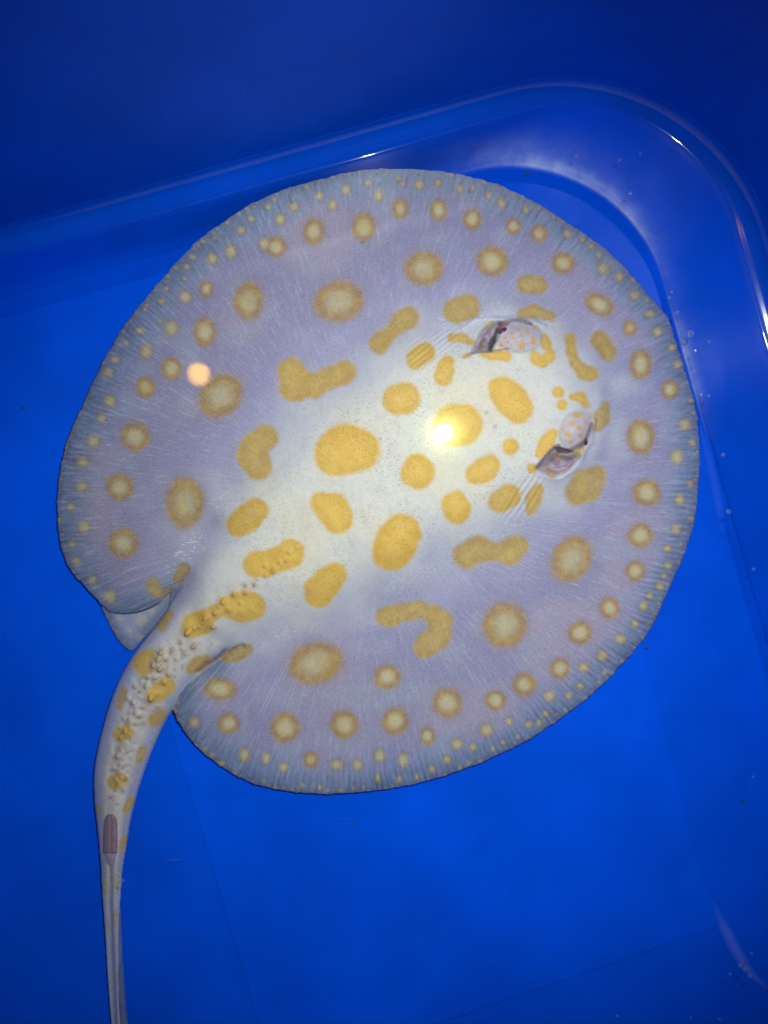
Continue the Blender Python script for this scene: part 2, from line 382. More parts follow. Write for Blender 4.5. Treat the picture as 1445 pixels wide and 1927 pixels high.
# ------------------------------------------------------------------ spots
E = lambda *a: a
RINGS = [E(637,567,48,38,-8),E(797,505,36,32,0),E(684,427,22,27,0),E(591,436,20,24,0),E(519,465,20,19,0),E(753,393,15,20,0),E(825,395,16,20,0),E(889,412,18,20,0),
 E(926,492,30,28,0),E(1059,495,22,21,0),E(965,426,14,15,0),E(1014,440,15,16,0),E(1127,573,28,19,30),E(1205,686,20,28,0),E(415,745,45,37,-45),E(348,946,36,48,0),
 E(255,822,27,27,0),E(225,917,26,25,0),E(233,1022,27,28,0),E(468,566,28,36,0),E(386,625,21,27,0),E(323,693,19,20,0),E(1205,822,27,33,0),E(1216,927,26,25,0),E(1204,1008,23,22,0),
 E(1260,733,16,18,0),E(1075,1052,45,36,-62),E(1195,1074,18,19,0),E(1146,1144,19,21,0),E(1091,1191,22,22,0),E(1053,1257,18,20,0),E(950,1176,41,43,20),E(728,1274,25,23,0),E(842,1323,28,28,0),
 E(744,1357,25,26,0),E(932,1318,20,19,0),E(986,1288,21,22,0),E(594,1248,52,38,-14),E(415,1297,31,20,5),E(431,1361,21,19,0),E(537,1369,27,28,0),E(648,1364,27,26,0),E(274,729,18,20,0),
 E(1185,617,13,14,0),E(388,544,13,16,0),E(804,1385,14,16,0),E(585,1430,14,15,0)]
PALE = """553,389,9;601,369,9;626,385,9,11;651,357,9;712,368,9,12;692,344,7;577,352,5;528,413,10,11;517,375,5;504,389,6;749,335,6;759,346,5;789,347,9,10;824,344,6,8;865,355,6,9;889,353,5,7;849,330,5;625,333,4;710,324,4;727,323,3;879,333,3;677,327,3;600,340,3;561,358,3;522,365,3;641,337,3;
1135,506,12;1165,521,9,10;1126,480,6,7;1112,464,6;1096,451,6;1067,440,8,9;1191,528,5,4;1193,555,10;1218,566,6,3;1222,591,10,8;1236,624,10;1264,654,9,7;1274,686,9,8;944,382,8,12;919,367,6,9;989,395,6,8;964,366,4,5;1013,392,4,5;1041,408,4,5;1058,417,4;911,343,6,4;935,351,4,3;1029,398,3;983,374,3;
207,755,11;192,787,9;176,830,12;156,870,12,11;155,916,11,10;134,954,8;159,992,12;136,1024,7;144,1056,9,8;175,1091,9,10;208,1122,12,13;204,701,10;159,757,5;149,779,5;135,822,5,4;124,842,4;120,868,4;115,902,3,5;113,926,3;113,977,3,8;118,1006,3;136,804,3;177,715,3,4;138,1075,3;163,1107,3;148,1088,3;
349,559,12;400,487,10,11;435,473,11,12;454,433,9,8;472,412,7;497,458,10,11;352,502,7,6;364,484,7,5;403,449,5,4;382,454,4;332,504,5,4;317,521,4;348,524,5;314,543,5,6;305,567,7,6;295,546,4,3;276,575,4;273,583,4;257,590,3;323,617,13,15;276,661,12,14;264,622,9,7;238,645,6,5;218,677,8,7;234,623,3;246,605,3;195,683,3;374,461,3;428,419,4;367,468,3;450,402,4;465,392,3;479,389,3;302,604,4;
1273,860,13,14;1288,799,12,11;1302,833,7,6;1298,911,8;1278,940,10,11;1271,996,10;1299,975,6,4;1280,1024,5,3;1255,1032,8;1302,775,6,3;1299,754,6,4;1312,849,3;1306,956,3;1311,889,3;1310,927,3;
1098,1256,10;1167,1203,11;1133,1234,11;1194,1174,8,9;1210,1140,9,10;1222,1121,7;1240,1103,8;1257,1064,8;1249,1083,6;1091,1291,7;1070,1309,7,8;1033,1310,11;1026,1343,7;1127,1283,4,5;1137,1265,5;1169,1244,4,5;1194,1219,4;1219,1174,3,4;1229,1157,3,4;1239,1136,3,4;1256,1100,3,4;1276,1057,3,5;1017,1360,4,5;1063,1337,4,5;1048,1343,4;1101,1312,3;1114,1302,3,4;1153,1266,3;1208,1198,3;1043,1359,3;
915,1374,13;860,1401,11;890,1406,7,8;841,1430,8,9;812,1448,8;759,1431,10,14;714,1422,10,13;710,1464,6,10;751,1466,5,8;784,1462,4,7;865,1445,4,6;881,1436,3,7;903,1432,5,3;927,1409,4,6;946,1397,6,5;957,1358,7,8;974,1386,5,6;995,1363,7;1014,1359,5,6;992,1388,3;725,1482,3;739,1479,3;836,1458,3;
366,1360,11,12;460,1421,11,14;501,1427,9,11;534,1444,10;634,1439,12,10;673,1439,9,11;386,1409,6,5;399,1420,5,6;417,1436,7,5;368,1402,5,3;359,1389,5,4;331,1338,4,5;338,1353,4,3;497,1471,4,5;519,1481,5,3;570,1478,4,7;602,1482,4,6;617,1487,4,3;641,1487,7,4;665,1484,4,5;684,1482,3,5;443,1456,4,3;534,1482,4,3;550,1485,3;587,1487,3;335,1322,3,5"""
PALE = [tuple(map(float, s.split(','))) for s in PALE.replace('\n', '').split(';') if s.strip()]
# solid blobs (poly-capsules x,y,r); tone 1 = bright yellow on the back ... 0 = tan on the wings
BLOBS = [
 (0.25, [(981,590,10),(1005,585,12),(1036,595,10)]),(0.25, [(990,535,19),(1010,536,19)]),(0.35, [(857,584,24),(880,578,24)]),
 (0.2, [(1127,638,16),(1143,662,17)]),(0.55, [(1072,638,12),(1075,662,9),(1083,685,9),(1097,700,13),(1111,704,14)]),(0.15, [(1139,765,9),(1133,785,14),(1124,805,9)]),
 (0.9, [(1023,637,9),(1027,648,10)]),(0.9, [(1005,666,7),(1008,676,9),(1020,682,9),(1034,672,9),(1035,663,7)]),(0.95, [(908,667,5),(925,669,8),(940,669,8),(952,671,10)]),
 (0.95, [(1050,738,10.5)]),(0.95, [(1057,762,10)]),(0.85, [(1076,747,6),(1092,747,9),(1102,762,6)]),(1.0, [(944,734,26),(960,750,29),(974,768,29)]),(1.0, [(960,840,15.5)]),
 (1.0, [(1040,817,10),(1028,833,14),(1016,852,10)]),(0.8, [(1000,881,9)]),(0.6, [(1031,882,8),(1038,892,8)]),(0.4, [(1090,846,9),(1082,856,8)]),
 (0.9, [(896,893,19),(908,886,22),(922,874,19)]),(0.75, [(940,943,22),(958,932,22)]),(0.6, [(1012,920,11),(1003,940,14),(998,960,10)]),(0.25, [(1087,925,25),(1103,913,30),(1120,898,22)]),
 (0.35, [(714,647,19),(722,637,15),(738,622,12),(756,604,18),(767,597,21)]),(0.75, [(782,677,19),(798,664,20)]),(0.6, [(850,636,8),(870,636,8),(886,644,6)]),(0.85, [(842,681,12),(838,695,15),(834,710,18)]),
 (0.7, [(880,669,5),(872,672,4)]),(0.85, [(750,752,30),(760,750,31)]),(1.0, [(858,800,41),(869,799,39)]),(1.0, [(786,888,33)]),(0.95, [(856,951,26),(859,960,26)]),
 (0.55, [(549,698,26),(556,726,29),(590,726,23),(620,712,20),(646,702,23)]),(1.0, [(634,853,43),(650,846,46),(674,848,40)]),(1.0, [(604,945,20),(625,957,30),(634,972,31)]),
 (1.0, [(757,1002,35),(747,1018,39),(737,1036,38)]),(0.55, [(500,823,24),(480,840,25),(474,858,28),(486,878,26)]),(0.85, [(482,961,24),(464,976,25),(447,988,21)]),
 (1.0, [(484,1061,26),(505,1060,22),(528,1051,24),(546,1041,27)]),(1.0, [(630,1081,23),(615,1095,27),(600,1114,29)]),(0.95, [(440,1142,24),(458,1143,28),(474,1142,26)]),
 (1.0, [(366,1176,23),(380,1170,22),(400,1155,12),(425,1140,15)]),(0.8, [(272,1249,21),(280,1243,22)]),(0.85, [(296,1303,17),(314,1292,17)]),(0.35, [(360,1257,10),(374,1250,14),(390,1241,9)]),
 (0.15, [(425,1240,8),(446,1231,13),(466,1222,11)]),(0.3, [(292,1354,13),(303,1346,11)]),(0.8, [(228,1382,14),(240,1378,13)]),(0.6, [(216,1472,13),(227,1467,13)]),
 (0.3, [(262,1430,6),(269,1412,9)]),(0.35, [(238,1523,7),(247,1508,8)]),(0.2, [(185,1518,3),(186,1530,3)]),(0.5, [(229,1595,5),(236,1578,6)]),
 (0.2, [(199,1664,7),(200,1678,7)]),(0.2, [(220,1654,6),(221,1668,6)]),(0.2, [(217,1718,5),(217,1732,6)]),(0.15, [(202,1738,5),(202,1754,5)]),(0.15, [(222,1835,4),(222,1850,4)]),
 (0.25, [(234,1300,7),(226,1330,6)]),(0.1, [(335,1090,10),(346,1071,13)]),(0.05, [(288,1100,13),(294,1112,13)]),(0.1, [(317,1112,7),(310,1128,7)]),
 (0.3, [(318,1158,9),(304,1180,8)]),(0.3, [(735,1163,19),(755,1154,17),(788,1147,15),(815,1156,17),(832,1170,20),(825,1195,24),(802,1215,24)]),
 (0.3, [(723,1160,17),(740,1158,18)]),(0.35, [(878,1044,26),(902,1034,25),(935,1040,16),(960,1038,24),(974,1027,20)]),
 (0.25, [(852,1060,2)]),
]
EYE1 = (977, 634, 43, 29, 4); EYE2 = (1083, 811, 38, 30, -68)
EYE_SPOTS = [(962,626,4.2,3.5),(977,620,4,3.5),(981,630,4,4),(993,628,3,4),(966,637,4.5,3.5),(950,637,4,3),(1003,641,5,8.5),(981,650,6.5,7.5),(942,650,6,4),(1008,615,7,4),(955,643,2.5,2.5),(990,616,2.5,3),
 (1086,781,11,5),(1077,797,6,5),(1089,805,5,5),(1103,796,4,4.5),(1068,817,6,5.5),(1091,820,5,4.5),(1073,832,5,4),(1112,781,3,6),(1098,787,2.5,2),(1058,808,3,3)]

def ell(U, V, cx, cy, a, b, ang):
    c, s = math.cos(R(ang)), math.sin(R(ang)); x = (U-cx)*c+(V-cy)*s; y = -(U-cx)*s+(V-cy)*c
    return np.sqrt((x/a)**2+(y/b)**2), x, y

# ------------------------------------------------------------------ the ray: height field + pigment
STEP = 1.8
ug = np.arange(96, 1332, STEP); vg = np.arange(306, 1976, STEP)
UU, VV = np.meshgrid(ug, vg)
def poly_sdf_big(U, V, poly):
    return poly_sdf(U, V, poly)
dD, bxD, byD = poly_sdf(UU, VV, DISC)
dT, bxT, byT = poly_sdf(UU, VV, TAIL)
d = np.maximum(dD, dT)
hid = lambda x, y: 314 < x < 386 and 1118 < y < 1247
dDv = poly_sdf(UU, VV, DISC, hid)[0]
# snap the first outside ring onto the outline
ins = d > 0
cell_in = ins[:-1, :-1] | ins[1:, :-1] | ins[:-1, 1:] | ins[1:, 1:]
used = np.zeros_like(ins)
used[:-1, :-1] |= cell_in; used[1:, :-1] |= cell_in; used[:-1, 1:] |= cell_in; used[1:, 1:] |= cell_in
rim_ = used & ~ins
useD = dD >= dT
UU = np.where(rim_, np.where(useD, bxD, bxT), UU); VV = np.where(rim_, np.where(useD, byD, byT), VV)
d = np.where(rim_, 0, d); dD = np.where(rim_ & useD, 0, dD); dT = np.where(rim_ & ~useD, 0, dT)

CORE = [(236,1330,30),(262,1280,38),(310,1225,48),(370,1165,66),(450,1095,98),(560,1010,140),(690,910,175),(830,820,190),(940,775,175),(1010,755,120)]
cd = line_dist(UU, VV, CORE)
core = smooth(70, -70, cd)
core_wide = smooth(190, -60, cd)
theta = np.arctan2(VV-930, UU-690)
theta = np.mod(theta-R(135), 2*np.pi)          # seam towards the tail

dDv = np.where(rim_ & useD, 0, dDv); dm = np.clip(dD, 0, None)
dh = np.maximum(line_dist(UU, VV, [(390,1249,0),(365,1240,0),(335,1215,0),(320,1180,0),(318,1145,0),(321,1115,0)]), 0)
zD = 0.0045+0.0015*np.sqrt(np.clip(dm/10, 0, 1))+0.0062*(1-np.exp(-dm/150))+(0.0125*core+0.0028*core_wide)*smooth(0, 70, dh)
und = np.exp(-dm/70)
zD += und*smooth(0, 25, dm)*0.0012*(np.sin(theta*23+1.3*np.sin(theta*5))+0.6*np.sin(theta*41))
zD += 0.00035*np.sin(theta*330+6*vnoise(UU, VV, 60, 5))*np.exp(-((dm-25)/30)**2)
zD += 0.0035*np.exp(-((UU-1315)/60)**2-((VV-820)/160)**2)
# rear lobes curl up beside the tail
zD += 0.004*np.exp(-((UU-345)/40)**2-((VV-1300)/45)**2)
zD += 0.003*np.exp(-((UU-300)/45)**2-((VV-1110)/40)**2)
hw = np.interp(VV, [1000, 1120, 1200, 1300, 1400, 1500, 1600, 1700, 1800, 1970], [70, 70, 60, 58, 54, 41, 27, 17.5, 13, 9])
ht = np.interp(VV, [1000, 1110, 1200, 1300, 1400, 1500, 1600, 1700, 1800, 1970], [.0235, .0225, .0200, .0178, .0150, .0125, .0095, .0070, .0055, .0045])
q = np.clip(dT/hw, 0, 1)
zT = 0.0045+(ht-0.0045)*np.sqrt(1-(1-q)**2+1e-6)
# median groove on the whip behind the sting
tc = np.interp(VV, [1100, 1200, 1300, 1400, 1500, 1600, 1700, 1800, 1930], [400, 318, 268, 238, 219, 212, 208.5, 212, 217])
gm_ = smooth(1600, 1660, VV)
zT -= gm_*0.0022*np.exp(-((UU-tc)/3.5)**2)
zT += 0.0016*np.exp(-((UU-tc)/12)**2)*smooth(1250, 1400, VV)*(1-gm_)
zT = np.where(dT > 0, zT, np.where(rim_ & ~useD, 0.0045, -1)); 
k = 0.0025+0.006*smooth(1215, 1090, VV)
zDv = np.where((dD > 0) | (rim_ & useD), zD, -1)
hmix = np.clip(0.5+0.5*(zT-zDv)/k, 0, 1)
both = (zT > -.5) & (zDv > -.5)
Z = np.where(both, zDv*(1-hmix)+zT*hmix+k*hmix*(1-hmix), np.maximum(zT, zDv))
tailness = np.where(both, hmix, (zT > zDv).astype(float))
# crease beside the tail base (both sides)
def crease(pts, wpx, depth):
    global Z
    l = line_dist(UU, VV, [(a, b, 0) for a, b in pts]); l = np.maximum(l, 0)
    Z = Z-depth*np.exp(-(l/wpx)**2); return l
# the front edge rides up the foot of the tub wall
tpx = -0.2707*(UU-CX)-0.9627*(VV-CY)
_t = np.linspace(500, 700, 101); _z = np.linspace(0, .048, 97); _off = np.interp(_z, fine[:, 3], fine[:, 0])
_need = np.array([next((z for z, o in zip(_z, _off) if o-(H-z)*t/F > .0018), .0290) for t in _t])
acr = 0.9627*(UU-CX)-0.2707*(VV-CY)
lift = np.maximum(np.interp(tpx, _t, _need), .0275*smooth(460, 642, tpx))
lift = lift*smooth(470, 330, acr)
_k = .004; _h = np.clip(.5+.5*(lift+.0038-Z)/_k, 0, 1); Z = np.where(lift > 1e-5, Z*(1-_h)+(lift+.0038)*_h+_k*_h*(1-_h), Z)
Z = np.where(lift > 1e-5, Z-smooth(380, 470, tpx)*(Z-(.0322-.0016*np.logaddexp(0, (.0322-Z)/.0016))), Z)
ZB = .0022+lift
c1 = crease([(395,985),(365,1040),(346,1090),(327,1122)], 24, 0.0022)
c2 = crease([(455,1216),(430,1228),(404,1243),(388,1251),(372,1264)], 5, 0.0024)
c2b = crease([(404,1243),(420,1228),(425,1222)], 2, 0.0015)
# eyes: mounds; spiracles: pits
for (cx, cy, a, b, an), hgt in ((EYE1, .0066), (EYE2, .0066)):
    qq, x, y = ell(UU, VV, cx, cy, a, b, an)
    Z = Z+hgt*(.35*np.sqrt(np.clip(1-qq**2, 0, 1))+.65*smooth(1.25, .15, qq))+0.0006*np.exp(-(qq/1.6)**2)+.0011*(vnoise(UU, VV, 11, 51)-.5)*smooth(1.1, .7, qq)
PIT1 = catmull([(884,664),(893,640),(905,618),(925,606),(944,605),(942,622),(936,640),(930,655),(926,662),(905,663)], 5)
PIT2 = catmull([(1006,882),(1022,862),(1041,844),(1058,846),(1075,851),(1092,853),(1094,864),(1078,884),(1050,899),(1022,893)], 5)
pits = []
for pp in (PIT1, PIT2):
    m = (UU > pp[:, 0].min()-30) & (UU < pp[:, 0].max()+30) & (VV > pp[:, 1].min()-30) & (VV < pp[:, 1].max()+30)
    pd = np.full(UU.shape, -99.0); pd[m] = poly_sdf(UU[m], VV[m], pp)[0]; pits.append(pd)
    Z = Z-0.0100*smooth(-2, 20, pd)+0.0006*np.exp(-((pd+3)/4)**2)
# slit lines
S1 = [(941,609,.8),(934,622,1.6),(926,642,4.2),(921,658,3.2)]; S2 = [(1044,843,1.5),(1054,848,4.5),(1066,850,2.5),(1076,851,1)]
s1 = line_dist(UU, VV, S1); s2 = line_dist(UU, VV, S2)
Z = Z-0.005*smooth(2, -2, s1)-0.005*smooth(2, -2, s2)
# skin folds raised round the eyes and wrinkles behind them
for pts, wd, hh in (([(870,618),(895,602),(930,600),(965,601),(1000,602),(1024,614)], 4, .0016), ([(1118,790),(1112,830),(1092,862),(1064,893)], 4, .0016),
                    ([(1128,740),(1133,800),(1122,850)], 14, .002), ([(900,588),(950,578),(1010,580),(1050,600)], 16, .0015)):
    l = np.maximum(line_dist(UU, VV, [(a, b, 0) for a, b in pts]), 0); Z = Z+hh*np.exp(-(l/wd)**2)
def wrinkle(cx, cy, a, b, ang, per, amp):
    global Z
    qq, x, y = ell(UU, VV, cx, cy, a, b, ang); wv = np.sin(2*np.pi*y/per+2.2*vnoise(UU, VV, 25, 8)+0.02*x)
    Z = Z+amp*wv*np.exp(-qq**4); return wv*np.exp(-qq**4)
w1 = wrinkle(796, 662, 38, 26, -38, 9, .00032)
w2 = wrinkle(985, 935, 60, 28, -55, 10, .00030)
w3 = wrinkle(835, 640, 40, 22, -32, 9, .00022)
w4 = wrinkle(760, 735, 30, 25, -65, 7, .00016)
Z += 0.00030*(vnoise(UU, VV, 9, 3)-.5)*core+.0012*(vnoise(UU, VV, 55, 61)-.5)*core+.0008*(vnoise(UU, VV, 28, 62)-.5)*core_wide
Z += 0.0016*(vnoise(UU, VV, 8, 41)-.5)*tailness*np.exp(-((UU-tc)/26)**2)*smooth(1190, 1260, VV)*smooth(1530, 1470, VV)

TH = """559,1031,3,y;544,1039,3.5,y;526,1058,4,y;539,1055,4,y;516,1070,4,y;498,1064,3.5,y;515,1075,4.5,y;500,1083,4,y;485,1090,3,w;480,1099,5,w;463,1100,4.5,w;463,1114,5.5,y;442,1117,6.5,y;420,1132,7.5,y;431,1147,5,y;452,1135,3,y;
388,1163,7.5,y;406,1153,6,y;403,1179,6,w;375,1179,5,y;354,1189,9,y;366,1182,5,y;382,1172,4,y;412,1142,4,y;365,1215,7,w;341,1208,5,w;343,1221,3.5,y;325,1223,6,w;305,1228,8,w;299,1241,8,w;302,1257,8,w;289,1251,7,w;313,1240,5,w;
318,1268,6,w;309,1283,6,y;284,1312,9,y;296,1306,4,y;275,1290,6,w;264,1300,5,w;254,1292,4.5,w;263,1347,5,w;270,1330,4,w;246,1340,4,w;256,1360,3.5,w;236,1377,6.5,y;228,1388,5,y;244,1371,4,y;243,1355,4,w;233,1352,3.5,w;
250,1322,4.5,w;240,1315,4,w;230,1405,4,w;222,1423,6,w;228,1410,4,w;240,1414,3.5,w;215,1446,4,w;226,1440,3.5,w;218,1468,3,y;228,1465,3,y;219,1486,3.5,w;232,1485,2.5,w;210,1500,2.5,w;222,1512,2.5,w;332,1240,3.5,w;350,1232,3,w;292,1275,5,w;278,1275,4,w;300,1330,3,w;285,1345,3,w"""
THL = [(float(a), float(b), float(c), k_) for a, b, c, k_ in (x.split(',') for x in TH.replace('\n', '').split(';'))]
for tu, tv, tr, tk in THL:
    i_, j_ = int((tv-vg[0])/STEP), int((tu-ug[0])/STEP); ss = (slice(i_-14, i_+15), slice(j_-14, j_+15))
    Z[ss] = Z[ss]+.00022*tr*np.exp(-((UU[ss]-tu)**2+(VV[ss]-tv)**2)/(tr*1.25)**2)
# ---- pigment
rgb = lambda r, g, b: np.array([r, g, b], float)
def mixc(C, c2_, m): return C*(1-m[..., None])+c2_*m[..., None]
C = np.zeros(UU.shape+(3,))
C[:] = rgb(.33, .33, .53)
big = vnoise(UU, VV, 150, 1); med = vnoise(UU, VV, 45, 2)
C = mixc(C, rgb(.46, .40, .54), smooth(.4, .75, big)*.95)
C = mixc(C, rgb(.39, .43, .58), smooth(.45, .8, med)*.7)
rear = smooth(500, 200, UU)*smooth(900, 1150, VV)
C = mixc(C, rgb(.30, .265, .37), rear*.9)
C = mixc(C, rgb(.40, .38, .66), np.exp(-((cd-75)/60)**2)*.45)
C = mixc(C, rgb(.55, .61, .82), smooth(90, -50, cd+70*(med-.5)+50*(big-.5))*.85)
front = np.clip(smooth(95, -120, cd+60*(med-.5)), 0, 1)
C = mixc(C, rgb(.76, .78, .74), front**1.1)
C = mixc(C, rgb(.80, .76, .58), smooth(.50, .8, vnoise(UU, VV, 70, 7))*front*.45)
# margin
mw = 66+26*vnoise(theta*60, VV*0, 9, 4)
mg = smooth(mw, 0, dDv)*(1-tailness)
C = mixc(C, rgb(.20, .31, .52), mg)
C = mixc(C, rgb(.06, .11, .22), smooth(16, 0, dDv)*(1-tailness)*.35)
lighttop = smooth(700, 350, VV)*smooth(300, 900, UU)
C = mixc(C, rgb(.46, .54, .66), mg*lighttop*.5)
# tail colours
C = mixc(C, rgb(.74, .69, .56), tailness*(1-front)*smooth(0.15, .6, q))
C = mixc(C, rgb(.42, .47, .62), tailness*smooth(.55, .15, q)*.9)
C = mixc(C, rgb(.50, .56, .70), tailness*smooth(1640, 1720, VV)*.8)
C = mixc(C, rgb(.20, .27, .50), gm_*np.exp(-((UU-tc)/3.8)**2)*.9)
C = mixc(C, rgb(.36, .33, .62), np.exp(-(c1/24)**2)*.4)  # purple shadow of the groove beside the tail base, painted into the pigment
tsp = smooth(.66, .84, vnoise(UU, VV, 7, 12))*tailness*smooth(1180, 1230, VV)*smooth(1540, 1480, VV)*smooth(.3, .6, q)
C = mixc(C, rgb(.34, .32, .38), tsp*.6)

def box(cx, cy, r):
    i0 = max(int((cy-r-vg[0])/STEP)-1, 0); i1 = int((cy+r-vg[0])/STEP)+2
    j0 = max(int((cx-r-ug[0])/STEP)-1, 0); j1 = int((cx+r-ug[0])/STEP)+2
    return (slice(i0, i1), slice(j0, j1))
jit = (vnoise(UU, VV, 3.2, 20)-.5)*2.6+(vnoise(UU, VV, 18, 21)-.5)*4.0
spotm = np.zeros(UU.shape)
for cx, cy, a, b, an in RINGS:
    s = box(cx, cy, max(a, b)*1.35+8); U, V = UU[s], VV[s]
    qq, _, _ = ell(U, V, cx, cy, a, b, an); r = math.sqrt(a*b)
    sd = (qq-1)*r+jit[s]*.5*min(1, r/25)
    e = 3.0+r*.16
    m = smooth(e, -e, sd)
    inn = smooth(-.12*r, -.80*r, sd)
    cen = rgb(.57, .51, .31) if r > 30 else rgb(.70, .63, .36)
    rimc = rgb(.42, .25, .06)
    col = rimc*(1-inn[..., None])+cen*inn[..., None]
    halo = smooth(e+.5*r, 0, sd)*.25
    C[s] = mixc(mixc(C[s], rgb(.38, .29, .34), halo), col, m*.97); spotm[s] = np.maximum(spotm[s], m)
for t in PALE:
    cx, cy, a = t[:3]; b = t[3] if len(t) > 3 else a
    s = box(cx, cy, max(a, b)*1.7+6); U, V = UU[s], VV[s]
    qq, _, _ = ell(U, V, cx, cy, a, b, 0); r = math.sqrt(a*b); sd = (qq-1)*r+jit[s]*.25
    m = smooth(1.2+.22*r, -1.2-.22*r, sd); halo = smooth(.8*r+1, -.3*r, sd)*.35
    inn = smooth(0, -.8*r, sd)
    col = rgb(.48, .38, .16)*(1-inn[..., None])+rgb(.66, .62, .34)*inn[..., None]
    small = min(1, .55+r/16)
    C[s] = mixc(mixc(C[s], rgb(.24, .22, .22), halo), col, m*small)
for tone, pts in BLOBS:
    xs = [p[0] for p in pts]; ys = [p[1] for p in pts]; mr = max(p[2] for p in pts)
    cx = (min(xs)+max(xs))/2; cy = (min(ys)+max(ys))/2; ext = max(max(xs)-min(xs), max(ys)-min(ys))/2+mr+14
    s = box(cx, cy, ext); U, V = UU[s], VV[s]
    sd = line_dist(U, V, pts)+jit[s]*min(1, mr/22)
    e = 2.6+mr*.12*(1.5-tone)
    m = smooth(e, -e, sd)
    yel = rgb(.80, .49, .02); tan = rgb(.43, .31, .095)
    base = tan*(1-tone)+yel*tone
    inn = smooth(0, -mr, sd)
    col = base*(0.93*(1-inn[..., None]))+ (base*1.05+rgb(.02, .03, .03))*inn[..., None]
    halo = smooth(e+6, 0, sd)*.18*tone
    fade = 1-.6*smooth(1560, 1680, np.full(1, cy))[0]
    C[s] = mixc(mixc(C[s], rgb(.78, .66, .30), halo), col, m*.97*fade); spotm[s] = np.maximum(spotm[s], m)
# tiny dots right on the outline
for i in range(0, len(DISC), 2):
    u0, v0 = DISC[i]
    if rng.rand() < .42 or (u0 < 420 and 1110 < v0 < 1330): continue
    nx, ny = 700-u0, 910-v0; L = math.hypot(nx, ny); off = 3+rng.rand()*5
    cx, cy, r = u0+nx/L*off+rng.randn()*3, v0+ny/L*off+rng.randn()*3, 1.5+rng.rand()*1.6
    s = box(cx, cy, 7); m = smooth(r+1.2, r-1.0, np.hypot(UU[s]-cx, VV[s]-cy)); C[s] = mixc(C[s], rgb(.52, .52, .40), m*.6)
# eyes: pinkish skin with small spots
for (cx, cy, a, b, an) in (EYE1, EYE2):
    qq, x, y = ell(UU, VV, cx, cy, a, b, an); m = smooth(1.12, .88, qq)
    C = mixc(C, rgb(.63, .56, .68), smooth(1.25, .7, qq)*(.60+.25*vnoise(UU, VV, 9, 77))); C = mixc(C, rgb(.30, .24, .38), np.exp(-((qq-1.0)/.09)**2)*.10)
for cx, cy, a, b in EYE_SPOTS:
    s = box(cx, cy, max(a, b)+6); qq, _, _ = ell(UU[s], VV[s], cx, cy, a, b, 0)
    m = smooth(1.25, .8, qq); C[s] = mixc(C[s], rgb(.76, .46, .12), m*.92)
for pd, sl in zip(pits, (s1, s2)):
    C = mixc(C, rgb(.47, .39, .53), smooth(-2, 9, pd)*.85); C = mixc(C, rgb(.22, .14, .20), smooth(4, 14, pd)*smooth(.30, .65, vnoise(UU, VV, 8, 31))*.7)
C = mixc(C, rgb(.62, .52, .20), smooth(13, 9, np.hypot((UU-922)/1.2, (VV-611)/.8))*.6)
C = mixc(C, rgb(.66, .55, .22), smooth(12, 8, np.hypot((UU-1088), (VV-850)/.9))*.7)
DARK = rgb(.07, .035, .05)
def paint(pts, wpx, col, a=1.0, noise=0):
    global C
    xs = [p[0] for p in pts]; ys = [p[1] for p in pts]
    cx = (min(xs)+max(xs))/2; cy = (min(ys)+max(ys))/2; s = box(cx, cy, max(max(xs)-min(xs), max(ys)-min(ys))/2+wpx*3+6)
    pp = [(p[0], p[1], 0) for p in catmull(pts, 4, closed=False)]
    l = np.maximum(line_dist(UU[s], VV[s], pp)+7*0, 0)
    C[s] = mixc(C[s], col, np.exp(-(l/wpx)**2)*a)
C = mixc(C, DARK, smooth(1.2, -1.2, s1)*.95); C = mixc(C, DARK, smooth(1.2, -1.2, s2)*.95)
paint([(937,611),(945,608),(962,603),(985,604),(1000,610)], 1.3, rgb(.16,.09,.14), .8)
paint([(940,622),(948,612),(955,606)], 2.2, rgb(.30,.10,.08), .8)
paint([(872,672),(895,663),(922,661),(958,656)], 1.4, rgb(.25,.16,.18), .7)
paint([(901,658),(907,645),(909,635)], 1.3, rgb(.35,.20,.10), .7)
paint([(905,648),(902,638)], 1.1, rgb(.35,.20,.10), .6)
paint([(1008,882),(1022,864),(1041,843),(1053,838)], 1.5, rgb(.20,.12,.16), .85)
paint([(1053,848),(1070,848),(1085,840),(1098,832),(1108,812),(1113,796)], 1.6, rgb(.22,.11,.13), .8)
paint([(1030,859),(1045,858),(1056,862)], 1.3, rgb(.50,.30,.10), .8); paint([(1045,858),(1054,855)], 1.2, rgb(.50,.30,.10), .7)
paint([(1087,864),(1072,884),(1048,899)], 2.0, rgb(.78,.74,.90), .7)
paint([(870,615),(895,602),(930,599)], 2.0, rgb(.76,.78,.92), .7)
paint([(372,1264),(388,1251),(404,1243),(430,1227),(445,1219)], 0.9, rgb(.34,.17,.08), .65); paint([(404,1243),(416,1232),(424,1223)], 0.8, rgb(.32,.15,.07), .6)
for cx, cy in ((914.6, 776), (931, 803)):
    s = box(cx, cy, 9); r = np.hypot(UU[s]-cx, VV[s]-cy)
    C[s] = mixc(C[s], rgb(.45, .43, .50), np.exp(-((r-3.5)/1.5)**2)*.6); C[s] = mixc(C[s], rgb(.15, .12, .14), np.exp(-(r/1.6)**2)*.8)
for cx, cy, r0 in ((636,946,1.4),(678,551,2.2),(682,456,3),(1197,793,2),(1266,732,1.6),(555,1239,1.6),(945,1146,1.5)):
    s = box(cx, cy, 8); r = np.hypot(UU[s]-cx, VV[s]-cy); C[s] = mixc(C[s], rgb(.10, .05, .04), np.exp(-(r/r0)**2)*.85)
